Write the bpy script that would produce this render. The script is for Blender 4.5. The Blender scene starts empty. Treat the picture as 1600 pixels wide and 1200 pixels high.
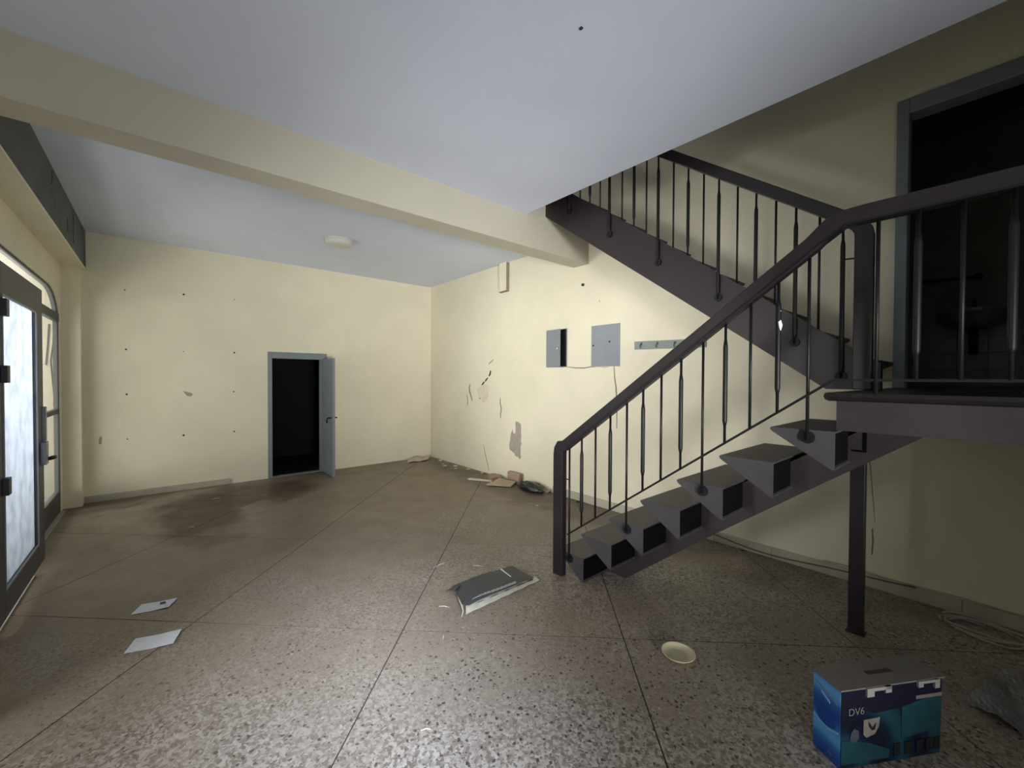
import bpy, bmesh, math, random
from mathutils import Vector, Matrix
S = bpy.context.scene
COL = S.collection
rnd = random.Random(7)

# ------------------------------------------------------------------ camera
CAM_Z = 1.6
cd = bpy.data.cameras.new('camera'); cam = bpy.data.objects.new('camera', cd); COL.objects.link(cam)
cd.sensor_width = 36; cd.lens = 36 * 644.48 / 1600; cd.clip_start = .02; cd.clip_end = 200
yaw, pit, rol = .7063, .0148, .0042
F = Vector((math.sin(yaw) * math.cos(pit), math.cos(yaw) * math.cos(pit), -math.sin(pit)))
R0 = Vector((math.cos(yaw), -math.sin(yaw), 0)); U0 = R0.cross(F)
R = R0 * math.cos(rol) + U0 * math.sin(rol); U = -R0 * math.sin(rol) + U0 * math.cos(rol)
M = Matrix((R, U, -F)).transposed().to_4x4(); M.translation = (0, 0, CAM_Z)
cam.matrix_world = M
S.camera = cam

# ------------------------------------------------------------------ exposure, world, daylight
S.view_settings.view_transform = 'Standard'; S.view_settings.look = 'None'
S.view_settings.gamma = 1; S.view_settings.use_curve_mapping = False
S.view_settings.exposure = 0.0
S.cycles.use_denoising = True
S.cycles.max_bounces = 10; S.cycles.diffuse_bounces = 6
w = bpy.data.worlds.new('daylight'); S.world = w; w.use_nodes = True
bg = w.node_tree.nodes['Background']; bg.inputs[0].default_value = (.80, .90, 1.0, 1); bg.inputs[1].default_value = .15

def area(name, loc, target, sx, sy, power, col, spread=180):
    l = bpy.data.lights.new(name, 'AREA'); l.shape = 'RECTANGLE'; l.size = sx; l.size_y = sy
    l.energy = power; l.color = col; l.spread = math.radians(spread)
    o = bpy.data.objects.new(name, l); COL.objects.link(o); o.location = loc
    d = Vector(target) - Vector(loc); o.rotation_euler = d.to_track_quat('-Z', 'Y').to_euler()
    return o
# unseen area lamps: daylight through the arch, plus fills added to light the room
LIGHTS = [
 ('sky_over_yard', (-3.2, 4.9, 2.0), (3.5, 5.9, 1.5), 3.2, 2.2, 8.6, (1.0, .97, .91), 120),
 ('yard_bounce_arch', (-2.4, 5.4, .1), (2.0, 5.6, 3.4), 2.0, 3.0, 135.7, (1.0, .97, .9), 150),
 ('arch_wall_fill', (-3.4, 5.6, 1.8), (4.1, 2.9, 1.8), 2.0, 1.6, 70.2, (1.0, .98, .94), 52),  # added lamp, aimed to brighten the right wall
 ('rear_ceiling_fill', (.2, -2.5, .15), (1.1, 1.6, 3.4), 1.6, 1.2, 24.1, (.94, .97, 1.0), 90),  # lamp added behind the viewpoint to lift the ceiling
 ('doorway_fill', (-3.5, 1.5, 1.6), (4.0, 4.5, 1.2), 2.0, 2.0, 56.7, (1.0, .98, .94), 100),  # added lamp shining in by the unseen doorway
 ('floor_patch_fill', (-.45, -2.6, 2.9), (.80, 2.0, 0), .4, .4, 13.8, (.74, .84, 1.0), 22),  # narrow added lamp that makes the bright floor patch
 ('rear_low_fill', (-.1, -2.9, .8), (3.6, 5.0, 2.2), 1.0, 1.0, 34.6, (1.0, .99, .97), 50),  # lamp added behind the viewpoint, aimed at the far corner
 ('doorway_wall_fill', (-3.4, 2.6, 1.5), (4.1, 2.9, 1.7), 1.2, 1.4, 13.5, (1.0, .98, .95), 38),  # narrow lamp added to brighten the wall beyond the stairs
 ('porch_wall_fill', (-3.4, 6.9, 4.6), (-1.2, 8.3, 1.5), 1.0, 1.0, 34.0, (1.0, .99, .96), 70),  # added lamp that brightens the porch wall
]
for a in LIGHTS: area(*a)

# ------------------------------------------------------------------ materials
def mat(name, col, rough=.6, metal=0, var=.0, vscale=6, bump=0, bscale=80, spec=.5, col2=None):
    m = bpy.data.materials.new(name); m.use_nodes = True
    nt = m.node_tree; b = nt.nodes['Principled BSDF']
    b.inputs['Roughness'].default_value = rough; b.inputs['Metallic'].default_value = metal
    b.inputs['Specular IOR Level'].default_value = spec
    c = (*col, 1); b.inputs['Base Color'].default_value = c
    g = nt.nodes.new('ShaderNodeNewGeometry')
    if var or col2:
        n = nt.nodes.new('ShaderNodeTexNoise'); n.inputs['Scale'].default_value = vscale; n.inputs['Detail'].default_value = 6
        n.inputs['Roughness'].default_value = .6
        nt.links.new(g.outputs['Position'], n.inputs['Vector'])
        r = nt.nodes.new('ShaderNodeValToRGB'); nt.links.new(n.outputs['Fac'], r.inputs[0])
        r.color_ramp.elements[0].position = .3; r.color_ramp.elements[1].position = .7
        r.color_ramp.elements[0].color = (*(col2 or [x * (1 - var) for x in col]), 1)
        r.color_ramp.elements[1].color = (*[min(1, x * (1 + var * .5)) for x in col], 1)
        nt.links.new(r.outputs[0], b.inputs['Base Color'])
    if bump:
        n2 = nt.nodes.new('ShaderNodeTexNoise'); n2.inputs['Scale'].default_value = bscale; n2.inputs['Detail'].default_value = 4
        nt.links.new(g.outputs['Position'], n2.inputs['Vector'])
        bu = nt.nodes.new('ShaderNodeBump'); bu.inputs['Strength'].default_value = bump; bu.inputs['Distance'].default_value = .01
        nt.links.new(n2.outputs['Fac'], bu.inputs['Height']); nt.links.new(bu.outputs[0], b.inputs['Normal'])
    return m
def srgb(r, g, b):
    f = lambda v: (v / 255 / 12.92) if v / 255 <= .04045 else ((v / 255 + .055) / 1.055) ** 2.4
    return (f(r), f(g), f(b))

M_WALL = mat('cream_paint', srgb(231, 225, 202), .75, var=.07, vscale=1.3, bump=.15, bscale=60)
M_CEIL = mat('ceiling_paint', srgb(212, 218, 234), .85, var=.05, vscale=1.0, bump=.12, bscale=90)
M_BEAM = mat('beam_paint', srgb(192, 187, 170), .8, var=.06, vscale=1.5, bump=.15, bscale=60)
M_CONC = mat('grey_board', srgb(92, 94, 96), .85, var=.25, vscale=3, bump=.2, bscale=30)
M_FRAME = mat('dark_grey_metal_paint', srgb(62, 62, 68), .45, var=.12, vscale=8)
M_DOOR = mat('grey_blue_door_paint', srgb(128, 136, 144), .5, var=.06, vscale=5)
M_BOXGR = mat('meter_box_grey', srgb(140, 146, 154), .5, var=.05, vscale=8)
M_RACK = mat('rack_grey_green', srgb(138, 148, 146), .55, var=.06, vscale=8)
M_STEEL = mat('stair_dark_paint', srgb(47, 42, 47), .42, var=.22, vscale=5, bump=.1, bscale=40)
M_MAROON = mat('dark_maroon_stringer_paint', srgb(38, 28, 33), .42, var=.2, vscale=4, bump=.1, bscale=40)
M_STEP = mat('step_dark_grey', srgb(60, 58, 62), .5, var=.25, vscale=6, bump=.15, bscale=50)
M_INNER = mat('step_shade_black', (.0015, .0015, .0015), .95, spec=.1)  # black stands in for the shade inside the steps
M_WOOD = mat('dark_varnished_rail', srgb(33, 27, 30), .30, var=.25, vscale=12)
M_BAL = mat('black_baluster_paint', srgb(16, 16, 19), .5, spec=.3)
M_NOSE = mat('landing_nosing_black', srgb(22, 18, 20), .35)
M_DARK = mat('hollow_shade_black', (.004, .004, .004), .9)
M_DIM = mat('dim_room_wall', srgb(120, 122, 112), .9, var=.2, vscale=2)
M_LOSS = mat('bare_plaster', srgb(168, 158, 150), .9, var=.12, vscale=20)
M_CRACK = mat('dark_crack', srgb(140, 130, 110), .9)
M_HOLE = mat('nail_hole_dark', srgb(60, 52, 45), .9)
M_SKIRT = mat('skirting_paint', srgb(186, 180, 162), .7, var=.15, vscale=5, bump=.2, bscale=60)
M_WHITE = mat('white_plastic', srgb(205, 205, 200), .45, var=.04, vscale=10)
M_PAPER = mat('white_paper', srgb(222, 226, 236), .8, var=.06, vscale=20)
M_INK = mat('dark_ink', srgb(60, 66, 84), .8)
M_MAT = mat('charcoal_sheet', srgb(64, 66, 68), .55, var=.15, vscale=14)
M_PALE = mat('pale_underside', srgb(190, 188, 172), .7, var=.15, vscale=20)
M_FOLD = mat('scuffed_fold', srgb(160, 163, 163), .5, var=.45, vscale=70)
M_TAPE = mat('glossy_white_tape', srgb(225, 226, 226), .3)
M_BRICK = mat('buff_clay', srgb(168, 142, 126), .9, var=.1, vscale=20, bump=.3, bscale=80)
M_CARD = mat('tan_board', srgb(176, 160, 134), .85, var=.12, vscale=12)
M_BAG = mat('black_plastic_bag', srgb(30, 32, 36), .3, bump=.5, bscale=25)
M_RUB = mat('plaster_rubble', srgb(205, 192, 174), .9, var=.15, vscale=25, bump=.4, bscale=60)
M_CREAMP = mat('cream_plastic', srgb(205, 198, 165), .35, var=.05, vscale=20)
M_CABLE = mat('pale_cable', srgb(170, 168, 160), .5)
M_DCABLE = mat('dark_cable', srgb(98, 93, 84), .6)
M_GREYPL = mat('grey_plastic_film', srgb(120, 120, 124), .4, var=.2, vscale=9, bump=.4, bscale=12)
M_LOCK = mat('lock_steel', srgb(150, 152, 158), .35, metal=.6)
M_OUTWALL = mat('outside_cream_render', srgb(216, 208, 182), .9, var=.16, vscale=2.2, bump=.4, bscale=30)
M_OUTFLOOR = mat('outside_concrete', srgb(160, 160, 155), .9, var=.15, vscale=2)
M_CHROME = mat('dull_chrome', srgb(120, 122, 124), .3, metal=.8)
M_PORC = mat('grey_porcelain', srgb(120, 122, 122), .3, var=.1, vscale=6)
M_SPLASH = mat('grey_tiles', srgb(105, 112, 114), .35, var=.25, vscale=3)
M_ADH = mat('white_smear', srgb(215, 215, 215), .6)
M_TAB = mat('flap_tab_grey', srgb(140, 138, 134), .7)
M_GREYCARD = mat('grey_carton_board', srgb(108, 103, 98), .85, var=.12, vscale=10)

def glass_clear():
    m = bpy.data.materials.new('dusty_clear_glass'); m.use_nodes = True; nt = m.node_tree
    for n in list(nt.nodes): nt.nodes.remove(n)
    o = nt.nodes.new('ShaderNodeOutputMaterial'); t = nt.nodes.new('ShaderNodeBsdfTransparent'); t.inputs[0].default_value = (.93, .94, .92, 1)
    g = nt.nodes.new('ShaderNodeBsdfGlossy'); g.inputs['Roughness'].default_value = .05
    d = nt.nodes.new('ShaderNodeBsdfTranslucent'); d.inputs[0].default_value = (.9, .9, .88, 1)
    a = nt.nodes.new('ShaderNodeMixShader'); a.inputs[0].default_value = .05
    b = nt.nodes.new('ShaderNodeMixShader'); b.inputs[0].default_value = .05
    nt.links.new(t.outputs[0], a.inputs[1]); nt.links.new(g.outputs[0], a.inputs[2])
    nt.links.new(a.outputs[0], b.inputs[1]); nt.links.new(d.outputs[0], b.inputs[2]); nt.links.new(b.outputs[0], o.inputs[0])
    return m
def glass_frost():
    m = bpy.data.materials.new('frosted_film_glass'); m.use_nodes = True; nt = m.node_tree
    for n in list(nt.nodes): nt.nodes.remove(n)
    o = nt.nodes.new('ShaderNodeOutputMaterial')
    g = nt.nodes.new('ShaderNodeNewGeometry'); n = nt.nodes.new('ShaderNodeTexNoise'); n.inputs['Scale'].default_value = 9; n.inputs['Detail'].default_value = 8
    nt.links.new(g.outputs['Position'], n.inputs['Vector'])
    r = nt.nodes.new('ShaderNodeValToRGB'); r.color_ramp.elements[0].position = .35; r.color_ramp.elements[1].position = .6
    r.color_ramp.elements[0].color = (.36, .39, .44, 1); r.color_ramp.elements[1].color = (.44, .47, .51, 1)
    nt.links.new(n.outputs['Fac'], r.inputs[0])
    t = nt.nodes.new('ShaderNodeBsdfTranslucent'); nt.links.new(r.outputs[0], t.inputs[0])
    d = nt.nodes.new('ShaderNodeBsdfDiffuse'); d.inputs[0].default_value = (.6, .62, .66, 1)
    a = nt.nodes.new('ShaderNodeMixShader'); a.inputs[0].default_value = .12
    nt.links.new(t.outputs[0], a.inputs[1]); nt.links.new(d.outputs[0], a.inputs[2]); nt.links.new(a.outputs[0], o.inputs[0])
    return m
M_GLASS = glass_clear(); M_FROST = glass_frost()

def terrazzo():
    m = bpy.data.materials.new('worn_terrazzo'); m.use_nodes = True; nt = m.node_tree; L = nt.links
    b = nt.nodes['Principled BSDF']
    g = nt.nodes.new('ShaderNodeNewGeometry'); P = g.outputs['Position']
    def noise(sc, det=5, ro=.55, vec=None):
        n = nt.nodes.new('ShaderNodeTexNoise'); n.inputs['Scale'].default_value = sc; n.inputs['Detail'].default_value = det
        n.inputs['Roughness'].default_value = ro; L.new(vec or P, n.inputs['Vector']); return n.outputs['Fac']
    def ramp(fac, p0, c0, p1, c1):
        r = nt.nodes.new('ShaderNodeValToRGB'); r.color_ramp.elements[0].position = p0; r.color_ramp.elements[1].position = p1
        r.color_ramp.elements[0].color = (*c0, 1); r.color_ramp.elements[1].color = (*c1, 1); L.new(fac, r.inputs[0]); return r.outputs[0]
    def mixc(fac, a, c, mode='MIX'):
        x = nt.nodes.new('ShaderNodeMix'); x.data_type = 'RGBA'; x.blend_type = mode
        if hasattr(fac, 'links'): L.new(fac, x.inputs[0])
        else: x.inputs[0].default_value = fac
        for s, v in ((x.inputs[6], a), (x.inputs[7], c)):
            if hasattr(v, 'links'): L.new(v, s)
            else: s.default_value = (*v, 1)
        return x.outputs[2]
    def math_(op, a, c=0.0):
        x = nt.nodes.new('ShaderNodeMath'); x.operation = op; x.use_clamp = False
        for s, v in ((x.inputs[0], a), (x.inputs[1], c)):
            if hasattr(v, 'links'): L.new(v, s)
            else: s.default_value = v
        return x.outputs[0]
    def step(fac, lo, hi):
        r = nt.nodes.new('ShaderNodeMapRange'); r.clamp = True
        L.new(fac, r.inputs[0]); r.inputs[1].default_value = lo; r.inputs[2].default_value = hi; return r.outputs[0]
    # distorted coordinates so chips are ragged
    nv = nt.nodes.new('ShaderNodeTexNoise'); nv.inputs['Scale'].default_value = 45; L.new(P, nv.inputs['Vector'])
    vm = nt.nodes.new('ShaderNodeVectorMath'); vm.operation = 'SCALE'; vm.inputs['Scale'].default_value = .026; L.new(nv.outputs['Color'], vm.inputs[0])
    va = nt.nodes.new('ShaderNodeVectorMath'); va.operation = 'ADD'; L.new(P, va.inputs[0]); L.new(vm.outputs[0], va.inputs[1])
    PD = va.outputs[0]
    def chips(scale, rad, keep):
        v = nt.nodes.new('ShaderNodeTexVoronoi'); v.inputs['Scale'].default_value = scale; L.new(PD, v.inputs['Vector'])
        sp = nt.nodes.new('ShaderNodeSeparateColor'); L.new(v.outputs['Color'], sp.inputs[0])
        inside = math_('LESS_THAN', v.outputs['Distance'], rad)
        k = math_('LESS_THAN', sp.outputs[0], keep)
        return math_('MULTIPLY', inside, k), sp
    base = ramp(noise(1.1, 4), .35, srgb(128, 116, 104), .68, srgb(150, 138, 124))
    base = mixc(.5, base, ramp(noise(26, 6, .7), .3, srgb(108, 98, 88), .7, srgb(166, 156, 144)))
    # chips of many tints
    v = nt.nodes.new('ShaderNodeTexVoronoi'); v.inputs['Scale'].default_value = 75; L.new(PD, v.inputs['Vector'])
    sp = nt.nodes.new('ShaderNodeSeparateColor'); L.new(v.outputs['Color'], sp.inputs[0])
    tint = ramp(sp.outputs[1], .1, srgb(88, 78, 72), .9, srgb(196, 190, 184))
    chipm = math_('MULTIPLY', step(noise(.75, 2), .34, .58), .62)
    col = mixc(chipm, base, tint)
    lm, _ = chips(38, .26, .16); col = mixc(math_('MULTIPLY', lm, .4), col, srgb(205, 198, 190))
    dm, _ = chips(34, .27, .34); col = mixc(math_('MULTIPLY', dm, .85), col, srgb(44, 36, 32))
    dm2, _ = chips(66, .30, .30); col = mixc(math_('MULTIPLY', dm2, .7), col, srgb(60, 50, 44))
    # dust veil lies thicker away from the walked middle near the entrance
    sx = nt.nodes.new('ShaderNodeSeparateXYZ'); L.new(P, sx.inputs[0])
    far = math_('ADD', math_('MULTIPLY', sx.outputs[1], .16), math_('MULTIPLY', noise(.9, 3), .9))
    veil = step(far, .60, 1.15)
    dust = ramp(noise(3.0, 7, .65), .3, srgb(122, 108, 94), .7, srgb(140, 126, 110))
    col = mixc(math_('MULTIPLY', veil, .88), col, dust)
    # damp stains near the back wall; darker strip along the right wall
    def blob(cx, cy, rx, ry, amt):
        dx = math_('DIVIDE', math_('SUBTRACT', sx.outputs[0], cx), rx); dy = math_('DIVIDE', math_('SUBTRACT', sx.outputs[1], cy), ry)
        d = math_('SQRT', math_('ADD', math_('MULTIPLY', dx, dx), math_('MULTIPLY', dy, dy)))
        d = math_('ADD', d, math_('MULTIPLY', math_('SUBTRACT', noise(2.2, 5), .5), 1.3))
        return math_('MULTIPLY', math_('SUBTRACT', 1.0, step(d, .55, 1.0)), amt)
    st = srgb(58, 46, 38)
    col = mixc(blob(.35, 6.0, .50, 1.35, .85), col, st)
    col = mixc(blob(.95, 6.6, .95, .75, .7), col, st)
    col = mixc(blob(-.55, 7.1, .9, .35, .5), col, st)
    col = mixc(blob(3.9, 3.6, .5, 4.0, .45), col, st)
    L.new(col, b.inputs['Base Color'])
    L.new(math_('ADD', math_('MULTIPLY', noise(4, 5), .35), .30), b.inputs['Roughness'])
    b.inputs['Specular IOR Level'].default_value = .35
    bu = nt.nodes.new('ShaderNodeBump'); bu.inputs['Strength'].default_value = .25; bu.inputs['Distance'].default_value = .004
    L.new(noise(60, 4), bu.inputs['Height']); L.new(bu.outputs[0], b.inputs['Normal'])
    return m
M_TERR = terrazzo()
M_JOINT = mat('floor_joint', srgb(58, 48, 42), .9)

# ------------------------------------------------------------------ helpers
def link(o, parent=None):
    COL.objects.link(o)
    if parent is not None: o.parent = parent
def finish(name, bm, m, parent=None, bevel=0, smooth=False, loc=None):
    """bm is in world coordinates; the object's origin is its parent's origin (or loc)."""
    off = Vector((0, 0, 0))
    if parent is not None:
        p = parent
        while p is not None:
            off += p.location; p = p.parent
    elif loc is not None: off = Vector(loc)
    bmesh.ops.recalc_face_normals(bm, faces=bm.faces[:])
    if off.length: bmesh.ops.translate(bm, verts=bm.verts[:], vec=-off)
    me = bpy.data.meshes.new(name); bm.to_mesh(me); bm.free()
    for mm in (m if isinstance(m, (list, tuple)) else [m]): me.materials.append(mm)
    if smooth:
        for f in me.polygons: f.use_smooth = True
    o = bpy.data.objects.new(name, me); link(o, parent)
    if loc is not None and parent is None: o.location = loc
    if bevel:
        md = o.modifiers.new('bevel', 'BEVEL'); md.width = bevel; md.segments = 2; md.limit_method = 'ANGLE'
    return o
def nb(): return bmesh.new()
def box(bm, x0, x1, y0, y1, z0, z1, mi=0):
    vs = [bm.verts.new((x, y, z)) for x in (x0, x1) for y in (y0, y1) for z in (z0, z1)]
    for q in ((0, 1, 3, 2), (4, 6, 7, 5), (0, 4, 5, 1), (2, 3, 7, 6), (0, 2, 6, 4), (1, 5, 7, 3)):
        f = bm.faces.new([vs[i] for i in q]); f.material_index = mi
    return bm
def bx(*a): return box(nb(), *a)
def prism(bm, pts, axis, a, c):
    """pts in the plane perpendicular to axis (x: (y,z); y: (x,z); z: (x,y))"""
    def P(p, t):
        return {'x': (t, p[0], p[1]), 'y': (p[0], t, p[1]), 'z': (p[0], p[1], t)}[axis]
    A = [bm.verts.new(P(p, a)) for p in pts]; B = [bm.verts.new(P(p, c)) for p in pts]
    n = len(pts)
    bm.faces.new(A); bm.faces.new(B[::-1])
    for i in range(n): bm.faces.new((A[i], B[i], B[(i + 1) % n], A[(i + 1) % n]))
    return bm
def tube(bm, pts, r, n=10, caps=True):
    pts = [Vector(p) for p in pts]; rings = []
    rr = r if isinstance(r, (list, tuple)) else [r] * len(pts)
    for i, p in enumerate(pts):
        if i == 0: d = pts[1] - pts[0]
        elif i == len(pts) - 1: d = pts[-1] - pts[-2]
        else: d = (pts[i + 1] - pts[i]).normalized() + (pts[i] - pts[i - 1]).normalized()
        d.normalize(); a = Vector((1, 0, 0)) if abs(d.x) < .8 else Vector((0, 1, 0))
        u = d.cross(a).normalized(); v = d.cross(u)
        rings.append([bm.verts.new(p + (u * math.cos(2 * math.pi * k / n) + v * math.sin(2 * math.pi * k / n)) * rr[i]) for k in range(n)])
    for A, B in zip(rings, rings[1:]):
        for k in range(n): bm.faces.new((A[k], A[(k + 1) % n], B[(k + 1) % n], B[k]))
    if caps: bm.faces.new(rings[0][::-1]); bm.faces.new(rings[-1])
    return bm
def lathe(bm, prof, c, n=32):
    rings = []
    for r, z in prof:
        if r < 1e-6: rings.append([bm.verts.new((c[0], c[1], c[2] + z))])
        else: rings.append([bm.verts.new((c[0] + r * math.cos(2 * math.pi * k / n), c[1] + r * math.sin(2 * math.pi * k / n), c[2] + z)) for k in range(n)])
    for A, B in zip(rings, rings[1:]):
        for k in range(n):
            q = [A[k % len(A)], A[(k + 1) % len(A)], B[(k + 1) % len(B)], B[k % len(B)]]
            q2 = []
            for v in q:
                if v not in q2: q2.append(v)
            if len(q2) > 2: bm.faces.new(q2)
    return bm
def tag(o, label, cat=None, group=None, kind=None):
    if label: o['label'] = label
    if cat: o['category'] = cat
    if group: o['group'] = group
    if kind: o['kind'] = kind
    return o
def thing(name, label, cat, loc=(0, 0, 0), group=None, kind=None):
    o = bpy.data.objects.new(name, None); o.empty_display_size = .1; link(o); o.location = loc
    return tag(o, label, cat, group, kind)
def struct(o, label, cat): return tag(o, label, cat, kind='structure')

XB, YA, XL, ZC = 4.163, 7.412, -.742, 3.412      # right wall, back wall, left wall, ceiling
YF = -1.7                                         # wall behind the photographer
YB0, YB1, ZB = 3.386, 3.640, 3.056                # the ceiling beam
XS = 3.089                                        # edge of the stairwell
Z2 = 3.647                                        # upper floor level

# ------------------------------------------------------------------ floor: slab and terrazzo bays
fl = struct(finish('floor', bx(-1.0, XB + .02, YF, YA + .02, -.12, -.0025), M_JOINT), 'worn brown-grey terrazzo floor cast in diagonal bays', 'floor')
th = math.radians(46.4); e1 = (math.cos(th), math.sin(th)); e2 = (math.sin(th), -math.cos(th))
def clip(poly, x0, x1, y0, y1):
    def cl(poly, f, g):
        out = []
        for i, a in enumerate(poly):
            b = poly[(i + 1) % len(poly)]
            fa, fb = f(a), f(b)
            if fa >= 0: out.append(a)
            if fa * fb < 0:
                t = fa / (fa - fb); out.append((a[0] + (b[0] - a[0]) * t, a[1] + (b[1] - a[1]) * t))
        return out
    for f in (lambda p: p[0] - x0, lambda p: x1 - p[0], lambda p: p[1] - y0, lambda p: y1 - p[1]):
        poly = cl(poly, f, None)
        if len(poly) < 3: return []
    return poly
SP = 1.38; G = .0035
for i in range(-6, 6):
    for j in range(-6, 8):
        a0, a1 = 2.548 + SP * i + G, 2.548 + SP * (i + 1) - G
        b0, b1 = -.825 + SP * j + G, -.825 + SP * (j + 1) - G
        poly = [(a * e1[0] + b * e2[0], a * e1[1] + b * e2[1]) for a, b in ((a0, b0), (a1, b0), (a1, b1), (a0, b1))]
        poly = clip(poly, -.99, XB, YF, YA)
        if len(poly) < 3: continue
        ar = abs(sum(poly[k][0] * poly[(k + 1) % len(poly)][1] - poly[(k + 1) % len(poly)][0] * poly[k][1] for k in range(len(poly)))) / 2
        if ar < .01: continue
        finish('terrazzo_bay', prism(nb(), poly, 'z', -.004, 0), M_TERR, fl)

# ------------------------------------------------------------------ ceiling, beam
bm = nb()
box(bm, XL - .25, XS, YF, YB0, ZC, Z2); box(bm, XL - .25, XB + .02, YB0, YA + .1, ZC, Z2)
ceil = struct(finish('ceiling', bm, M_CEIL), 'pale blue-grey painted ceiling that stops at the stairwell edge', 'ceiling')
bm = bx(1.660, 1.675, 1.408, 1.424, ZC - .006, ZC + .002)
finish('ceiling_hole', bm, M_HOLE, ceil)
bm = bx(XL - .2, XB + .02, YB0, YB1, ZB, ZC + .01); box(bm, XS, XB + .02, YB0 - .004, YB0 + .1, ZC, Z2)
struct(finish('trim_1', bm, M_BEAM, bevel=.004), 'cream concrete beam crossing below the ceiling to the right wall', 'beam')
# ------------------------------------------------------------------ right wall
DY0, DY1, DZ0, DZ1 = -.46, .45, 1.535, 3.555
bm = nb()
box(bm, XB, XB + .16, DY1, YA + .16, -.1, 6.6); box(bm, XB, XB + .16, YF, DY0, -.1, 6.6)
box(bm, XB, XB + .16, DY0, DY1, -.1, DZ0 - .03); box(bm, XB, XB + .16, DY0, DY1, DZ1, 6.6)
wr = struct(finish('wall_right', bm, M_WALL), 'cream wall behind the stairs, brightest towards the back corner', 'wall')
# ------------------------------------------------------------------ back wall
BX0, BX1, BZ = 1.335, 2.085, 1.905
bm = nb()
box(bm, -.925, BX0, YA, YA + .15, -.1, ZC + .1); box(bm, BX1, XB + .1, YA, YA + .15, -.1, ZC + .1); box(bm, BX0, BX1, YA, YA + .15, BZ, ZC + .1)
wb = struct(finish('wall_back', bm, M_WALL), 'cream back wall with rows of old nail holes and a low doorway', 'wall')
# dark store room beyond the low doorway
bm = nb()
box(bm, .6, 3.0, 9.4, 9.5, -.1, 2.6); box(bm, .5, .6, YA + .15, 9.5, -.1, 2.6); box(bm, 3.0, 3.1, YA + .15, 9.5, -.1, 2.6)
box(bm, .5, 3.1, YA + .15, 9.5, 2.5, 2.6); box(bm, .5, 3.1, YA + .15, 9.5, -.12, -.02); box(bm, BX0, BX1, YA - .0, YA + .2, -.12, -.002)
struct(finish('wall_store', bm, mat('unlit_room_black', srgb(26, 25, 24), .9)), 'black unlit store room beyond the low doorway', 'wall')  # near-black colour stands in for the unlit room's darkness
# ------------------------------------------------------------------ left wall with added near doorway opening and arched bay
OY0, OY1, OZ = 1.5, 2.9, 2.5
bm = nb()
box(bm, -1.0, XL, YF, OY0, -.1, ZC + .05); box(bm, -1.0, XL, OY1, YB1 + .1, -.1, ZC + .05); box(bm, -1.0, XL, OY0, OY1, OZ, ZC + .05)
box(bm, -.925, XL + .006, 7.25, YA + .02, -.02, 2.945)                       # pier at the far end
# arched bay wall, plane x=-.88
AX0, AX1 = -.93, -.897
y0, y1 = 3.95, 7.12; zt = 2.585; zs = 2.25
def arc(cy, sgn):
    out = []
    for k in range(9):
        t = k / 8 * math.pi / 2
        out.append((cy + sgn * .62 * math.sin(t), zs + (zt - zs) * math.cos(t)))
    return out
right = arc(y1 - .62, 1); left = arc(y0 + .62, -1)
top = left[::-1] + right                                        # from left spring over the top to right spring
poly_top = [(YB1, ZC + .03), (YB1, zs)] + [(y0, zs)] + top + [(7.3, zs), (7.3, ZC + .03)]
# build as strips so the faces stay convex
edge = [(y0, zs)] + top + [(y1, zs)]
for a, c in zip(edge, edge[1:]):
    if abs(a[0] - c[0]) < 1e-5: continue
    prism(bm, [(a[0], a[1]), (c[0], c[1]), (c[0], ZC + .03), (a[0], ZC + .03)], 'x', AX0, AX1)
box(bm, AX0, AX1, y1, 7.3, -.1, ZC + .03); box(bm, AX0, AX1, YB1, y0, -.1, ZC + .03)
wl = struct(finish('wall_left', bm, M_WALL), 'cream left wall with a flat-arched glazed opening', 'wall')
bm = nb()
box(bm, -1.0, -.68, YF - .1, YF, -.1, 6.6); box(bm, 1.3, XB + .1, YF - .1, YF, -.1, 6.6); box(bm, -.68, 1.3, YF - .1, YF, 2.75, 6.6)  # unseen gap added so the rear lamps shine in
struct(finish('wall_front', bm, M_WALL), 'cream wall behind the viewpoint, outside the picture', 'wall')
# stairwell above: walls and lid of the upper storey
bm = nb()
box(bm, .9, XB + .1, 6.2, 6.3, Z2, 6.6); box(bm, .8, .9, YF, 6.3, Z2, 6.6)
struct(finish('wall_upstairs', bm, M_WALL), 'cream walls of the storey above the stairwell', 'wall')
struct(finish('ceiling_upstairs', bx(.8, XB + .2, YF - .1, 6.3, 6.6, 6.7), M_CEIL), 'ceiling of the storey above the stairwell', 'ceiling')
# dark box under the ceiling on the left
sb = struct(finish('trim_2', bx(-.99, -.70, YB1, YA, 2.94, ZC + .01), M_CONC, bevel=.004), 'dark grey shutter box running under the ceiling above the arch', 'trim')
finish('soffit_board', bx(-.99, -.698, YB1, YA, 2.925, 2.945), M_WALL, sb)
finish('rust_hole', prism(nb(), [(6.05, 3.06), (6.11, 3.05), (6.13, 3.16), (6.08, 3.20), (6.04, 3.14)], 'x', -.7025, -.6985), M_HOLE, sb)
for ys, zs_, hh in ((6.45, 3.02, .36), (7.3, 2.96, .2), (5.3, 3.25, .12)):
    pts = [(-.6995, ys + rnd.uniform(-.02, .02), zs_ + hh * k / 6) for k in range(7)]
    finish('box_crack', tube(nb(), pts, .004, 5), M_HOLE, sb)

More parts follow.
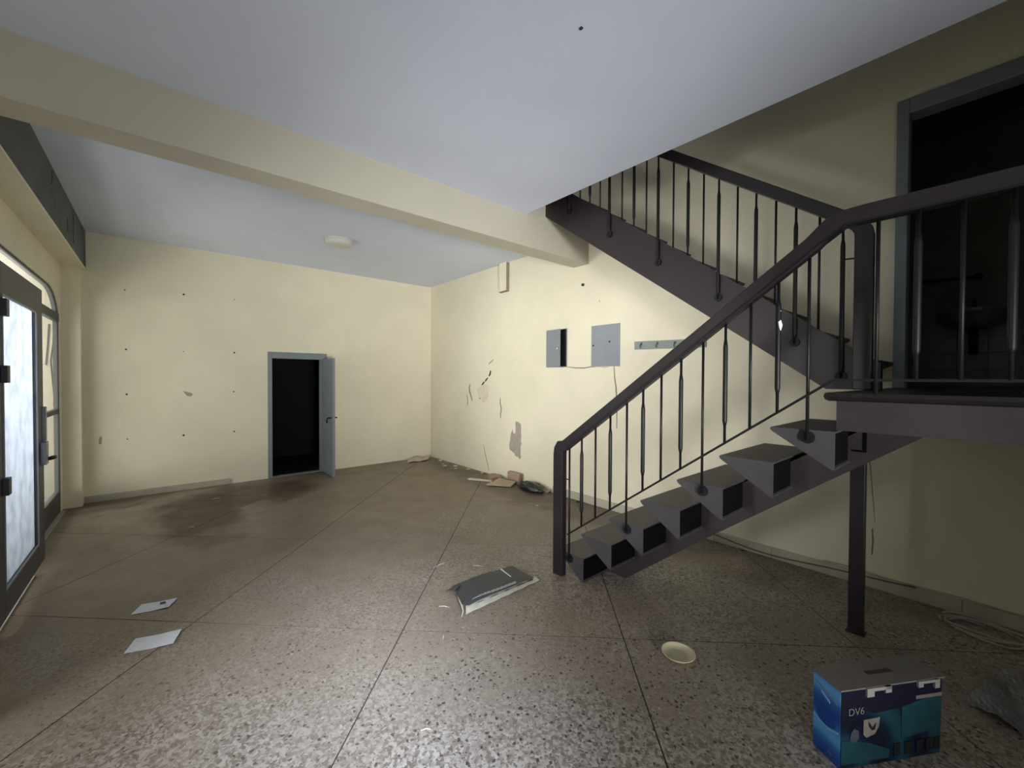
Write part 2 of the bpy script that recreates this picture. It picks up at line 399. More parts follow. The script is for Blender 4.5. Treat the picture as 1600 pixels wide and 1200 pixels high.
# ------------------------------------------------------------------ wall marks
def disc(bm, c, r, ax, n=10, th=.003):
    pts = [(math.cos(2 * math.pi * k / n) * r, math.sin(2 * math.pi * k / n) * r) for k in range(n)]
    if ax == 'y': prism(bm, [(c[0] + a, c[2] + b) for a, b in pts], 'y', c[1] - th, c[1] + th)
    else: prism(bm, [(c[1] + a, c[2] + b) for a, b in pts], 'x', c[0] - th, c[0] + th)
    return bm
for x, z, r in [(-.344, 2.729, .008), (.259, 2.752, .013), (.851, 2.755, .008), (-.338, 1.952, .011), (.25, 1.95, .006), (.848, 1.961, .012), (-.336, 1.363, .012),
                (.837, 1.375, .010), (-.334, .773, .008), (.247, .773, .014), (.842, .779, .012)]:
    finish('nail_hole', disc(nb(), (x, YA, z), r, 'y'), M_HOLE, wb)
def ragged(pts, j, seed):
    q = random.Random(seed); out = []
    n = len(pts)
    for i in range(n):
        a, b = pts[i], pts[(i + 1) % n]
        for k in range(4):
            t = k / 4
            out.append((a[0] + (b[0] - a[0]) * t + q.uniform(-j, j), a[1] + (b[1] - a[1]) * t + q.uniform(-j, j)))
    return out
finish('chipped_spot', prism(nb(), [(.245, 1.40), (.28, 1.385), (.33, 1.37), (.355, 1.345), (.33, 1.315), (.29, 1.325), (.265, 1.36)], 'y', YA - .003, YA + .002), M_LOSS, wb)
finish('chipped_spot', prism(nb(), [(-.60, .73), (-.575, .73), (-.57, .82), (-.585, .83), (-.60, .80)], 'y', YA - .003, YA + .002), M_LOSS, wb)
# bare plaster patch and cracks on right wall
def W(pts): return pts
patch = [(4.79, .935), (4.72, .925), (4.665, .90), (4.66, .70), (4.665, .62), (4.64, .605), (4.67, .575), (4.67, .42), (4.655, .40), (4.69, .365), (4.72, .385), (4.79, .40), (4.83, .44),
         (4.93, .48), (4.935, .56), (4.90, .72), (4.86, .80), (4.845, .735), (4.79, .75), (4.785, .83)]
finish('bare_plaster_patch', prism(nb(), ragged(patch, .006, 3), 'x', XB - .003, XB + .003), M_LOSS, wr)
def crack(pts, r, m=M_CRACK, parent=wr, x=XB):
    finish('crack', tube(nb(), [(x, y, z) for y, z in pts], [r * (.35 + .65 * math.sin(math.pi * (k + .5) / len(pts))) for k in range(len(pts))], 5), m, parent)
crack([(6.02, 1.49), (6.04, 1.42), (6.03, 1.36), (5.98, 1.27), (5.95, 1.19)], .014)
crack([(6.12, 1.30), (6.09, 1.20), (6.10, 1.10)], .008)
crack([(5.42, 1.72), (5.44, 1.66), (5.47, 1.63)], .016, M_HOLE); crack([(5.50, 1.60), (5.54, 1.57), (5.57, 1.54)], .014, M_HOLE); crack([(5.60, 1.53), (5.66, 1.48)], .016, M_HOLE)
crack([(5.35, 1.90), (5.42, 1.86), (5.48, 1.83)], .008); crack([(5.75, 1.25), (5.70, 1.24)], .010)
crack([(5.17, 1.28), (5.165, 1.19), (5.14, 1.10), (5.16, 1.0), (5.155, .95)], .010)
crack([(5.62, .47), (5.56, .30), (5.50, .15), (5.46, .05)], .006)
finish('chipped_spot', prism(nb(), ragged([(5.66, 1.50), (5.45, 1.46), (5.52, 1.22), (5.64, 1.18), (5.78, 1.30), (5.80, 1.42)], .012, 5), 'x', XB - .0012, XB + .002),
       mat('patchy_filler', srgb(222, 213, 190), .85, var=.12, vscale=14), wr)
crack([(3.75, 1.752), (3.6, 1.735), (3.45, 1.73), (3.33, 1.745), (3.26, 1.74)], .008)
crack([(2.985, 1.745), (2.975, 1.6), (2.955, 1.5), (2.95, 1.42), (2.94, 1.25), (2.94, 1.0)], .009)
crack([(3.80, 1.75), (3.9, 1.752)], .006)
# faint pipe chase scar under the landing
crack([(.72, 1.55), (.70, 1.1), (.62, .95), (.60, .70), (.585, .5)], .003); crack([(.60, .45), (.595, .37), (.60, .25)], .006)
crack([(3.475 + .02, 2.81), (3.475, 2.805), (3.455, 2.80)], .022, M_HOLE)
finish('nail_hole', disc(nb(), (XB, 3.21, 2.56), .008, 'x'), M_CRACK, wr)

# skirtings
bs = nb()
box(bs, XL + .01, .79, YA - .018, YA, 0, .085)
struct(finish('baseboard_back', bs, M_SKIRT, bevel=.004), 'worn cream skirting at the left end of the back wall', 'baseboard')
bb = thing('baseboard_right', 'dirty cream tile skirting along the foot of the right wall', 'baseboard', (XB, 1.0, 0), kind='structure')
yy = 3.98; k = 0
while yy > -1.6:
    ln = .5 + .12 * rnd.random(); y2 = max(yy - ln, -1.69)
    finish('skirting_tile', bx(XB - .016 - rnd.uniform(0, .004), XB, y2 + .004, yy, 0, .10 + rnd.uniform(-.004, .004)), M_SKIRT, bb, bevel=.003)
    yy = y2

# ------------------------------------------------------------------ low doorway: frame and open leaf
d1 = thing('door_1', 'low open grey door in the back wall with a black room behind', 'door', (1.7, YA, 0), kind='structure')
fr = nb()
YFR0, YFR1 = YA - .012, YA + .10
box(fr, 1.283, 1.345, YFR0, YFR1, 0, 1.995); box(fr, 2.066, 2.165, YFR0, YFR1, 0, 1.995); box(fr, 1.345, 2.066, YFR0, YFR1, 1.893, 1.995)
finish('door_frame', fr, M_DOOR, d1, bevel=.004)
leaf = finish('door_leaf', bx(2.072, 2.108, 6.785, YA - .014, .015, 1.90), M_DOOR, d1, bevel=.003)
hd = nb(); tube(hd, [(2.072, 6.86, .95), (2.035, 6.86, .95)], .009); tube(hd, [(2.035, 6.86, .953), (2.032, 6.92, .945), (2.034, 6.965, .915), (2.036, 6.975, .86)], .010)
tube(hd, [(2.108, 6.86, .95), (2.15, 6.86, .95)], .009); tube(hd, [(2.15, 6.85, .95), (2.15, 6.93, .95)], .011)
finish('door_handle', hd, M_BAL, leaf, smooth=True)
finish('threshold', bx(1.345, 2.066, YA - .005, YA + .12, -.002, .006), M_OUTFLOOR, d1)

# ------------------------------------------------------------------ arched glazing, folding entrance leaf
win = thing('window_1', 'dark-framed glazed side panel and transom inside the arch', 'window', (-.93, 6.0, 0), kind='structure')
GX0, GX1 = -.945, -.905
bm = nb()
for a, c in zip(edge, edge[1:]):                                   # frame following the arch
    if abs(a[0] - c[0]) < 1e-5: continue
    prism(bm, [(a[0], a[1] - .022), (c[0], c[1] - .022), (c[0], c[1] + .02), (a[0], a[1] + .02)], 'x', GX0, GX1)
finish('arch_frame', bm, M_FRAME, win)
for n, c in (('jamb_frame', (y1 - .02, y1 + .01)), ('jamb_frame', (y0 - .01, y0 + .035)), ('mullion', (5.20, 5.26))):
    finish(n, bx(GX0, GX1, c[0], c[1], 0, zs + (.08 if n == 'mullion' else .01)), M_FRAME, win)
finish('transom_bar', bx(GX0, GX1 + .01, y0, y1, 2.235, 2.325), M_FRAME, win)
finish('glazing_bar', bx(GX0, GX1 + .005, 5.26, y1 - .02, 1.165, 1.215), M_FRAME, win)
finish('kick_panel', bx(GX0, GX1 + .006, 5.26, y1 - .02, 0, .25), M_FRAME, win)
finish('pane', bx(-.913, -.909, 5.26, y1 - .02, 1.215, 2.235), M_GLASS, win)
finish('pane', bx(-.913, -.909, 5.26, y1 - .02, .25, 1.165), M_GLASS, win)
bm = nb()
for a, c in zip(edge, edge[1:]):
    if abs(a[0] - c[0]) < 1e-5 or min(a[1], c[1]) < 2.33: continue
    prism(bm, [(a[0], 2.325), (c[0], 2.325), (c[0], c[1] - .03), (a[0], a[1] - .03)], 'x', -.913, -.909)
finish('pane', bm, M_GLASS, win)

door = thing('door_2', 'dark grey folding entrance leaf with frosted white glass, standing ajar', 'door', (-.77, 4.05, 0), kind='structure')
LX0, LX1 = -.80, -.757
z_lo, z_hi = .045, 2.325; ya, yb = 3.92, 5.25; ga, gb = 4.06, 5.01
bm = nb()
box(bm, LX0, LX1, ya, ga, z_lo, z_hi); box(bm, LX0, LX1, gb, yb, z_lo, z_hi); box(bm, LX0, LX1, ga, gb, 2.118, z_hi); box(bm, LX0, LX1, ga, gb, z_lo, .23)
finish('leaf_frame', bm, M_FRAME, door, bevel=.004)
bm = nb(); t = .014
box(bm, LX1 - .002, LX1 + .006, ga, ga + t, .23, 2.118); box(bm, LX1 - .002, LX1 + .006, gb - t, gb, .23, 2.118)
box(bm, LX1 - .002, LX1 + .006, ga + t, gb - t, 2.118 - t, 2.118); box(bm, LX1 - .002, LX1 + .006, ga + t, gb - t, .23, .23 + t)
finish('glazing_bead', bm, M_BOXGR, door)
finish('frosted_pane', bx(-.782, -.778, ga, gb, .23, 2.118), M_FROST, door)
lk = finish('lock_case', bx(LX1, LX1 + .035, 5.10, 5.20, .86, 1.05), M_LOCK, door, bevel=.004)
finish('keeper', bx(LX1 - .03, LX1 + .02, 5.20, 5.25, 1.05, 1.34), M_LOCK, lk, bevel=.003)
finish('knob', tube(nb(), [(LX1 + .035, 5.18, .90), (LX1 + .05, 5.24, .90), (LX1 + .06, 5.27, .90)], [.012, .018, .016], 12), M_BAL, lk, smooth=True)
for z in (2.03, 1.61, .90):
    finish('hinge', bx(LX1, LX1 + .03, 4.02, 4.085, z - .055, z + .055), M_FRAME, door, bevel=.004)
# first panel of the fold, hinged on the frame
pn = nb(); A = Vector((-.93, 3.60, 0)); B = Vector((-.79, 3.905, 0)); d = (B - A).normalized(); nn = Vector((-d.y, d.x, 0)) * .02
def obox(bm, a, c, z0, z1, nrm):
    vs = [bm.verts.new(Vector((p.x, p.y, z)) + s * nrm) for p in (a, c) for s in (-1, 1) for z in (z0, z1)]
    for q in ((0, 1, 3, 2), (4, 6, 7, 5), (0, 4, 5, 1), (2, 3, 7, 6), (0, 2, 6, 4), (1, 5, 7, 3)): bm.faces.new([vs[i] for i in q])
obox(pn, A, B, z_lo, z_hi, nn)
finish('fold_panel', pn, M_FRAME, door, bevel=.003)
finish('threshold', bx(-.99, -.86, y0, y1, -.02, .012), M_OUTFLOOR, door)
finish('light_gap_strip', bx(-.80, -.772, 4.0, 4.95, 0, .008), M_TAPE, door)  # white strip painted as the light showing under the leaf
# unseen doorway added beside the photographer to let light in: frame only
nd = thing('added_doorway', 'unseen doorway added in the left wall beside the viewpoint to admit light', 'door', (-.85, 2.5, 0), kind='structure')
bm = nb(); box(bm, -.92, -.86, OY0, OY0 + .05, 0, OZ); box(bm, -.92, -.86, OY1 - .05, OY1, 0, OZ); box(bm, -.92, -.86, OY0, OY1, OZ - .05, OZ)
finish('door_frame', bm, M_FRAME, nd)
# outdoors
struct(finish('ground_outside', bx(-14, -1.0, -8, 14, -.2, -.03), M_OUTFLOOR), 'pale concrete yard outside the entrance', 'ground')
ow = struct(finish('wall_outside', bx(-4.5, -1.0, 8.3, 8.45, -.1, 5.5), M_OUTWALL), 'weathered cream porch wall seen through the side glazing', 'wall')
for pts, r in (([(-1.09, 2.33), (-1.10, 2.05), (-1.125, 1.8), (-1.11, 1.55), (-1.095, 1.3), (-1.10, 1.2)], .007), ([(-1.135, 2.3), (-1.15, 2.0), (-1.168, 1.75)], .008),
               ([(-1.33, 1.9), (-1.36, 1.6)], .008), ([(-1.5, 3.3), (-1.7, 3.1), (-1.6, 2.9)], .010)):
    finish('render_crack', tube(nb(), [(x, 8.298, z) for x, z in pts], r * 1.2, 5), M_HOLE, ow)

# ------------------------------------------------------------------ upper doorway on the landing and washroom behind
d3 = thing('door_3', 'tall grey door frame above the stair landing, opening to a dark washroom', 'door', (XB, 0, 1.535), kind='structure')
fr = nb(); FX0, FX1 = XB - .03, XB + .12
box(fr, FX0, FX1, .431, .497, 1.535, 3.635); box(fr, FX0, FX1, -.507, -.441, 1.535, 3.635); box(fr, FX0, FX1, -.441, .431, 3.525, 3.635)
finish('door_frame', fr, M_DOOR, d3, bevel=.006)
bm = nb()
WX, WY0, WY1 = 6.0, -1.6, 1.5
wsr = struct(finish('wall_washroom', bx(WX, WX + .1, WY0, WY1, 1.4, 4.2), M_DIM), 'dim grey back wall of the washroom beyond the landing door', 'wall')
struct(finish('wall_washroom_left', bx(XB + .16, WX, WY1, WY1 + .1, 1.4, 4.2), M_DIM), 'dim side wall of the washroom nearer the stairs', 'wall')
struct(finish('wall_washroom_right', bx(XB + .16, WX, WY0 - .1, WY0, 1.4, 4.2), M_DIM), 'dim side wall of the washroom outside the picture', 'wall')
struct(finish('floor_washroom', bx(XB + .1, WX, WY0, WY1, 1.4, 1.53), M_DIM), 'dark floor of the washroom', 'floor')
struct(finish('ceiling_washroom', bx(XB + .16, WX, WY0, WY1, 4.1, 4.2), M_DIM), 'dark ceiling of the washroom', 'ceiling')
ti = nb()
for r_ in range(4):
    for c_ in range(9):
        yy0 = -.75 + c_ * .2; zz0 = 1.54 + r_ * .16
        finish('wall_tile', bx(WX - .012 - rnd.uniform(0, .003), WX, yy0 + .003, yy0 + .197, zz0 + .003, zz0 + .157), M_SPLASH, wsr)
ti.free()
ba = thing('washbasin', 'grey washbasin with a trap on the washroom wall behind the balusters', 'basin', (5.78, .14, 2.2))
bm = nb()
pf = [(.0, -.11), (.10, -.11), (.17, -.06), (.235, .02), (.235, .045), (.215, .045), (.16, -.03), (.09, -.07), (.0, -.075)]
lathe(bm, pf, (5.74, .14, 2.20), 28); box(bm, 5.84, WX - .02, -.09, .37, 2.17, 2.25)
finish('bowl', bm, M_PORC, ba, smooth=False)
finish('trap', tube(nb(), [(5.74, .14, 2.10), (5.74, .14, 1.90), (5.78, .14, 1.86), (5.84, .14, 1.88), (5.86, .14, 1.95), (WX - .01, .14, 1.97)], .03, 12), M_BAL, ba, smooth=True)
tr = finish('tap', tube(nb(), [(5.90, .14, 2.25), (5.90, .14, 2.33), (5.86, .14, 2.36), (5.80, .14, 2.34)], .014, 10), M_CHROME, ba, smooth=True)
tb = nb(); tube(tb, [(WX - .06, .55, 2.60), (WX - .06, .10, 2.59)], .012); tube(tb, [(WX - .06, .54, 2.6), (WX - .012, .54, 2.6)], .012); tube(tb, [(WX - .065, .12, 2.59), (WX - .0, .12, 2.59)], .03, 12)
tag(finish('towel_bar', tb, M_BAL, loc=(WX - .06, .3, 2.6)), 'thin dark wall bar with a round end, above the washbasin', 'bar')

# ------------------------------------------------------------------ staircase
RISE, GO = .192, .26
st = thing('staircase', 'dark steel U-shaped staircase with wedge steps, landing and varnished handrails', 'staircase', (2.95, 1.3, 0))
ZL = 1.535
def nose1(k): return .786 + (7 - k) * GO + (.004 if k < 7 else 0), ZL - RISE * (8 - k)
def wedge(yn, z, sgn, x0, x1, bm, dep=.188):
    """folded steel step: thin rounded nose, sloping underside, closed ends, open at the back; sgn = from nose to back"""
    zb = max(z - dep, .004); Y = lambda d: yn + sgn * d
    prism(bm, [(Y(.0), z - .006), (Y(.005), z), (Y(.283), z), (Y(.283), z - .008), (Y(.03), z - .008), (Y(.283), zb + .006), (Y(.283), zb), (Y(.270), zb), (Y(.012), z - .024), (Y(.002), z - .014)], 'x', x0, x1)
    nf = len(bm.faces)
    prism(bm, [(Y(.06), z - .010), (Y(.274), z - .010), (Y(.274), zb + .008)], 'x', x0 + .008, x1 - .008)  # black liner puts the hollow's shade into the colour
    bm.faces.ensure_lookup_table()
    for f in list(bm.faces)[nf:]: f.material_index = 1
    for a in (x0, x1 - .006):
        prism(bm, [(Y(.02), z - .009), (Y(.282), z - .007), (Y(.282), zb + .004)], 'x', a + .0005, a + .0065)
    return bm
for k in range(1, 8):
    y, z = nose1(k)
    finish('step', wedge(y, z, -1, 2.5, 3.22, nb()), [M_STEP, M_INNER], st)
# stringer of the lower flight
def nl1(y): return 1.343 + (.786 - y) * RISE / GO
bot = lambda y: .544 + (1.226 - y) * .778
ys = [2.02, 1.2, .6, .25]
pts = [(1.90, .0), (1.2, bot(1.2)), (.6, bot(.6)), (.18, 1.352), (-.6, 1.352), (-.6, 1.49), (.25, 1.49), (.50, 1.30), (1.2, nl1(1.2) - .21), (2.0, nl1(2.0) - .21), (2.22, .03), (2.22, 0)]
finish('stringer', prism(nb(), pts, 'x', 2.82, 2.90), M_STEEL, st)
# raised black strips drawing the dark outline of a notch by the landing
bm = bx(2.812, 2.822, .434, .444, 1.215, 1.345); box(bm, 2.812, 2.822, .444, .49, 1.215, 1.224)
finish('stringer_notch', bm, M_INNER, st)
# landing
ln = nb()
pr = [(.50, 1.352), (.50, 1.495), (.545, 1.502), (.560, 1.518), (.552, 1.533), (.535, ZL)]
box(ln, 2.5, XB, -1.3, .50, 1.352, 1.50)
finish('landing', ln, M_STEEL, st)
ln = nb()
prism(ln, [(2.472, 1.502), (2.464, 1.516), (2.470, 1.534), (XB - .0, 1.535), (XB, 1.495), (2.484, 1.495)], 'y', -1.3, .525)
prism(ln, [(.525, 1.495), (.540, 1.502), (.546, 1.518), (.540, 1.534), (.525, 1.535)], 'x', 2.470, 3.36)
finish('landing_slab', ln, M_NOSE, st)
# upper flight
def nl2(y): return 1.727 + (y - .49) * RISE / GO
for k in range(1, 12):
    y, z = .49 + (k - 1) * GO, ZL + RISE * k
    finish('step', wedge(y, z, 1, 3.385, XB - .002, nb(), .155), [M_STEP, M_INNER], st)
b2 = lambda y: 1.646 + (y - .882) * .724
pts = [(.46, ZL), (.46, 1.70), (.50, 1.72), (1.8, nl2(1.8) + .018), (3.384, nl2(3.384) + .01), (3.384, b2(3.384)), (1.8, b2(1.8)), (.735, ZL)]
finish('stringer', prism(nb(), pts, 'x', 3.38, 3.45), M_MAROON, st)
finish('support_post', bx(3.315, 3.375, .515, .59, 0, 1.352), M_STEEL, st, bevel=.004)
finish('base_plate', bx(3.305, 3.385, .505, .60, 0, .006), M_STEEL, st)

# handrails: flat section swept in plane x
def ribbon(bm, path, x0, x1, hh):
    """path of (y,z) centre points; section h tall in plane, from x0 to x1, mitred"""
    n = len(path); L_ = []
    for i in range(n):
        p = Vector(path[i])
        d0 = (Vector(path[i]) - Vector(path[i - 1])).normalized() if i else None
        d1 = (Vector(path[i + 1]) - Vector(path[i])).normalized() if i < n - 1 else None
        if d0 is None: t_ = d1
        elif d1 is None: t_ = d0
        else: t_ = (d0 + d1).normalized()
        nrm = Vector((-t_.y, t_.x)); k_ = 1.0
        if d0 is not None and d1 is not None: k_ = 1 / max(.5, nrm.dot(Vector((-d0.y, d0.x))))
        h = hh[i] if isinstance(hh, (list, tuple)) else hh
        a = p + nrm * h / 2 * k_; c = p - nrm * h / 2 * k_
        L_.append([bm.verts.new((x, q.x, q.y)) for x, q in ((x0, a), (x1, a), (x1, c), (x0, c))])
    for A_, B_ in zip(L_, L_[1:]):
        for k_ in range(4): bm.faces.new((A_[k_], A_[(k_ + 1) % 4], B_[(k_ + 1) % 4], B_[k_]))
    bm.faces.new(L_[0][::-1]); bm.faces.new(L_[-1])
    return bm
H1 = .078
zt1 = lambda y: 1.095 + (2.25 - y) * .739 - .048          # centre line of lower rail
path = [(2.294, 0), (2.294, .98), (2.290, 1.02), (2.272, 1.05), (2.235, zt1(2.235)), (.60, zt1(.60)), (.53, 2.335), (.47, 2.358), (.40, 2.362), (-1.3, 2.366)]
hr1 = finish('handrail', ribbon(nb(), path, 2.447, 2.501, [.10, .10, .096, .09, .08, .08, .078, .078, .078, .078]), M_WOOD, st, bevel=.005)
finish('rail_groove', ribbon(nb(), [(2.2, zt1(2.2) - .032), (.60, zt1(.60) - .032), (.47, 2.326), (-1.3, 2.334)], 2.444, 2.504, .010), M_BAL, hr1)
zt2 = lambda y: 2.735 + (y - .708) * .738 - .05
path = [(.545, ZL), (.545, 2.50), (.552, 2.54), (.575, 2.58), (.62, zt2(.62)), (3.75, zt2(3.75))]
hr2 = finish('handrail', ribbon(nb(), path, 3.343, 3.397, [.095, .095, .09, .088, .08, .08]), M_WOOD, st, bevel=.006)
# bottom bar of the lower balustrade
def barz(y): return .365 + (2.186 - y) * .734
finish('bottom_bar', ribbon(nb(), [(2.21, barz(2.21)), (.509, 1.596), (-1.3, 1.598)], 2.470, 2.480, .012), M_BAL, st)
finish('newel_tie', tube(nb(), [(2.475, 2.26, .795), (2.475, 2.199, .79)], .004, 6), M_BAL, st)
finish('newel_tie', tube(nb(), [(3.37, .575, 2.37), (3.37, .653, 2.375)], .005, 6), M_BAL, st)
def baluster(x, y, z0, z1, fat, flange, ts=.11, bs_=.10):
    b = finish('baluster', tube(nb(), [(x, y, z0), (x, y, z1)], .0078 if not fat else .0078, 8), M_BAL, st, smooth=True)
    if fat:
        a, c = z0 + bs_, z1 - ts
        finish('sleeve', tube(nb(), [(x, y, a), (x, y, a + .03), (x, y, c - .04), (x, y, c)], [.008, .0135, .0135, .008], 8), M_BAL, b, smooth=True)
    if flange:
        fx = flange
        finish('flange', tube(nb(), [(fx, y, z0 + .012), (fx + .014, y, z0 + .012)], .031, 16), M_BAL, b)
    return b
for i in range(13):
    y = 2.199 - i * .1321
    ztop = zt1(y) - .03
    if i % 4 == 0: baluster(2.484, y, .15 + (i // 4) * .385 - .012, ztop, False, 2.487)
    else: baluster(2.475, y, barz(y), ztop, i % 2 == 1, None)
for i in range(12):
    y = .353 - i * .1305
    baluster(2.475, y, 1.598 if i % 4 else 1.53, 2.335, i % 2 == 1, None)
for i in range(24):
    y = .653 + i * .1309
    lng = (i == 0) or (i % 4 == 2)
    if lng: baluster(3.368, y, nl2(y) - (.24 if i == 0 else .195), zt2(y) - .03, True, 3.366, bs_=.03 if i else .02)
    else: baluster(3.392, y, nl2(y) - .02, zt2(y) - .03, i % 2 == 0, None)
# smear of white paint on one baluster
finish('paint_smear', tube(nb(), [(2.476, .741, 1.845), (2.473, .736, 1.88), (2.476, .748, 1.92), (2.474, .738, 1.96)], [.006, .011, .012, .006], 8), M_ADH, st, smooth=True)

# ------------------------------------------------------------------ ceiling lamp
cl = thing('ceiling_lamp', 'flat round white ceiling lamp, switched off, near the back of the room', 'lamp', (1.80, 5.66, ZC))
bm = lathe(nb(), [(0, 0), (.172, 0), (.175, -.012), (.172, -.024), (0, -.024)], (1.80, 5.66, ZC), 40)
finish('lamp_base', bm, M_WHITE, cl, smooth=False)
bm = lathe(nb(), [(.165, -.022), (.168, -.045), (.155, -.066), (.12, -.078), (.06, -.084), (0, -.085)], (1.80, 5.66, ZC), 40)
finish('diffuser', bm, M_WHITE, cl, smooth=True)

# ------------------------------------------------------------------ things on the right wall
mb = thing('meter_box', 'grey recessed metal meter box with its door standing ajar, left of the two', 'box', (XB, 3.95, 1.75))
finish('recess_shade', bx(XB - .004, XB + .004, 3.745, 4.115, 1.755, 2.262), M_DARK, mb)  # flat black sheet stands in for the box's shaded inside
fr = nb()
box(fr, XB - .008, XB + .002, 3.74, 3.752, 1.75, 2.268); box(fr, XB - .008, XB + .002, 4.108, 4.118, 1.75, 2.268); box(fr, XB - .008, XB + .002, 3.74, 4.118, 1.748, 1.757); box(fr, XB - .008, XB + .002, 3.74, 4.118, 2.26, 2.268)
finish('frame', fr, M_BOXGR, mb)
A = Vector((XB - .012, 4.115, 0)); B = Vector((XB - .105, 3.775, 0)); d = (B - A).normalized(); nn = Vector((-d.y, d.x, 0)) * .008
bm = nb(); obox(bm, A, B, 1.757, 2.258, nn)
dr = finish('box_door', bm, M_BOXGR, mb, bevel=.002)
finish('latch', tube(nb(), [(XB - .108, 3.81, 2.0), (XB - .122, 3.808, 2.0)], .012, 10), M_LOCK, dr)
fb = thing('fuse_box', 'square grey closed meter cover with two small holes, beside the ajar one', 'box', (XB, 3.11, 1.75))
finish('cover', bx(XB - .012, XB + .002, 2.902, 3.325, 1.748, 2.258), M_BOXGR, fb, bevel=.003)
finish('screw_hole', disc(nb(), (XB - .0125, 3.29, 2.01), .012, 'x'), M_HOLE, fb); finish('screw_hole', disc(nb(), (XB - .0125, 3.045, 2.045), .012, 'x'), M_HOLE, fb)
bm = prism(nb(), ragged([(3.34, 1.765), (3.335, 1.745), (3.1, 1.735), (2.91, 1.74), (2.90, 1.76)], .010, 9), 'x', XB - .004, XB + .002)
finish('plaster_edge', bm, M_RUB, fb)
rk = thing('coat_rack', 'grey-green wall rail with four coat hooks, partly behind the handrail', 'coat rack', (XB, 2.29, 1.97))
finish('rail_board', prism(nb(), [(1.882, 1.915), (1.882, 2.003), (2.695, 2.022), (2.694, 1.93)], 'x', XB - .022, XB), M_RACK, rk, bevel=.002)
for y, z in ((2.602, 1.972), (2.405, 1.968), (2.20, 1.962), (1.999, 1.955)):
    h = tube(nb(), [(XB - .022, y, z + .012), (XB - .045, y, z + .008), (XB - .055, y, z - .006), (XB - .052, y, z - .02), (XB - .040, y, z - .024)], .006, 8)
    tube(h, [(XB - .022, y, z + .02), (XB - .027, y, z + .02)], .013, 10)
    finish('hook', h, M_CHROME, rk, smooth=True)
dc = thing('wall_trunking', 'short cream vertical duct with a dark gap, high on the right wall by the ceiling', 'duct', (XB, 5.04, 2.95))
finish('duct_cover', bx(XB - .05, XB, 4.975, 5.15, 2.97, ZC), M_WALL, dc, bevel=.004)
finish('duct_gap', bx(XB - .046, XB - .002, 4.958, 4.976, 2.955, ZC - .01), M_CRACK, dc)
finish('duct_gap', bx(XB - .046, XB - .002, 4.96, 5.15, 2.955, 2.971), M_CRACK, dc)

# ------------------------------------------------------------------ loose things on the floor
def sheet(pts, nx, ny, f, th=.0012):
    """bilinear quad a,b,c,d (a-b bottom edge, d-c top edge) with height f(u,v)"""
    bm = nb(); a, b, c, d = [Vector((p[0], p[1], 0)) for p in pts]; g = []
    for j in range(ny + 1):
        row = []
        for i in range(nx + 1):
            u, v = i / nx, j / ny; p = (a * (1 - u) + b * u) * (1 - v) + (d * (1 - u) + c * u) * v
            z = f(u, v); row.append((p.x, p.y, z))
        g.append(row)
    top = [[bm.verts.new((x, y, z + th)) for x, y, z in r] for r in g]; bo = [[bm.verts.new(q) for q in r] for r in g]
    for j in range(ny):
        for i in range(nx):
            bm.faces.new((top[j][i], top[j][i + 1], top[j + 1][i + 1], top[j + 1][i])); bm.faces.new((bo[j][i], bo[j + 1][i], bo[j + 1][i + 1], bo[j][i + 1]))
    for j in range(ny):
        for i in (0, nx): bm.faces.new((top[j][i], bo[j][i], bo[j + 1][i], top[j + 1][i]))
    for i in range(nx):
        for j in (0, ny): bm.faces.new((top[j][i], top[j][i + 1], bo[j][i + 1], bo[j][i]))
    return bm
# paper sheets near the entrance
def paper(name, q, label, fold, ink):
    t = thing(name, label, 'paper', (q[0][0], q[0][1], 0))
    f = lambda u, v: .001 + .012 * abs(u - fold) * (1 if u > fold else .35) + .003 * math.sin(5 * v) ** 2 * u
    finish('page', sheet(q, 10, 5, f), M_PAPER, t)
    if ink:
        c = ink; finish('printed_mark', sheet([(c[0] - .012, c[1] - .008), (c[0] + .018, c[1] - .012), (c[0] + .020, c[1] + .012), (c[0] - .010, c[1] + .016)], 1, 1, lambda u, v: .0105, .0006), M_INK, t)
    else:
        f2 = lambda u, v: -.0 + f(fold, 0) + .002
    return t
paper('paper_sheet', [(-.160, 3.735), (.036, 3.690), (.085, 3.795), (-.108, 3.858)], 'small folded white paper with a dark printed mark, farther of two by the entrance', .55, (.0, 3.775))
paper('paper_sheet', [(-.170, 3.235), (.050, 3.165), (.093, 3.305), (-.125, 3.375)], 'creased white paper sheet, nearer of two lying by the entrance', .5, None)
# charcoal flattened carton / mat
mt = thing('folded_mat', 'charcoal flattened plastic sheet with torn pale edge lying before the stairs', 'sheet', (1.9, 2.5, 0))
qa = [(1.588, 2.336), (2.225, 2.330), (2.235, 2.610), (1.672, 2.650)]
fz = lambda u, v: .022 + .010 * math.sin(math.pi * u) + .006 * (1 - v) + .003 * math.sin(9 * u + 4 * v)
bm = sheet(qa, 18, 8, fz, .003)
for v in bm.verts:                                    # torn left edge
    if v.co.x < 1.70 and v.co.z > 0: v.co.x += .022 * math.sin(60 * v.co.y) * max(0, (1.70 - v.co.x) / .1)
finish('top_sheet', bm, M_MAT, mt)
finish('pale_edge', sheet([(1.560, 2.298), (2.268, 2.316), (2.258, 2.36), (1.60, 2.36)], 18, 3, lambda u, v: .001 + .016 * v + .004 * math.sin(17 * u) ** 2, .003), M_PALE, mt)
finish('torn_corner', sheet([(1.608, 2.640), (1.645, 2.560), (1.72, 2.60), (1.672, 2.652)], 5, 4, lambda u, v: .008 + .028 * u, .002), M_MAT, mt)
finish('curled_rim', tube(nb(), [(1.520, 2.290, .004), (1.555, 2.325, .014), (1.575, 2.37, .026), (1.590, 2.42, .030), (1.62, 2.49, .028)], [.002, .005, .006, .004, .002], 7), M_PALE, mt, smooth=True)
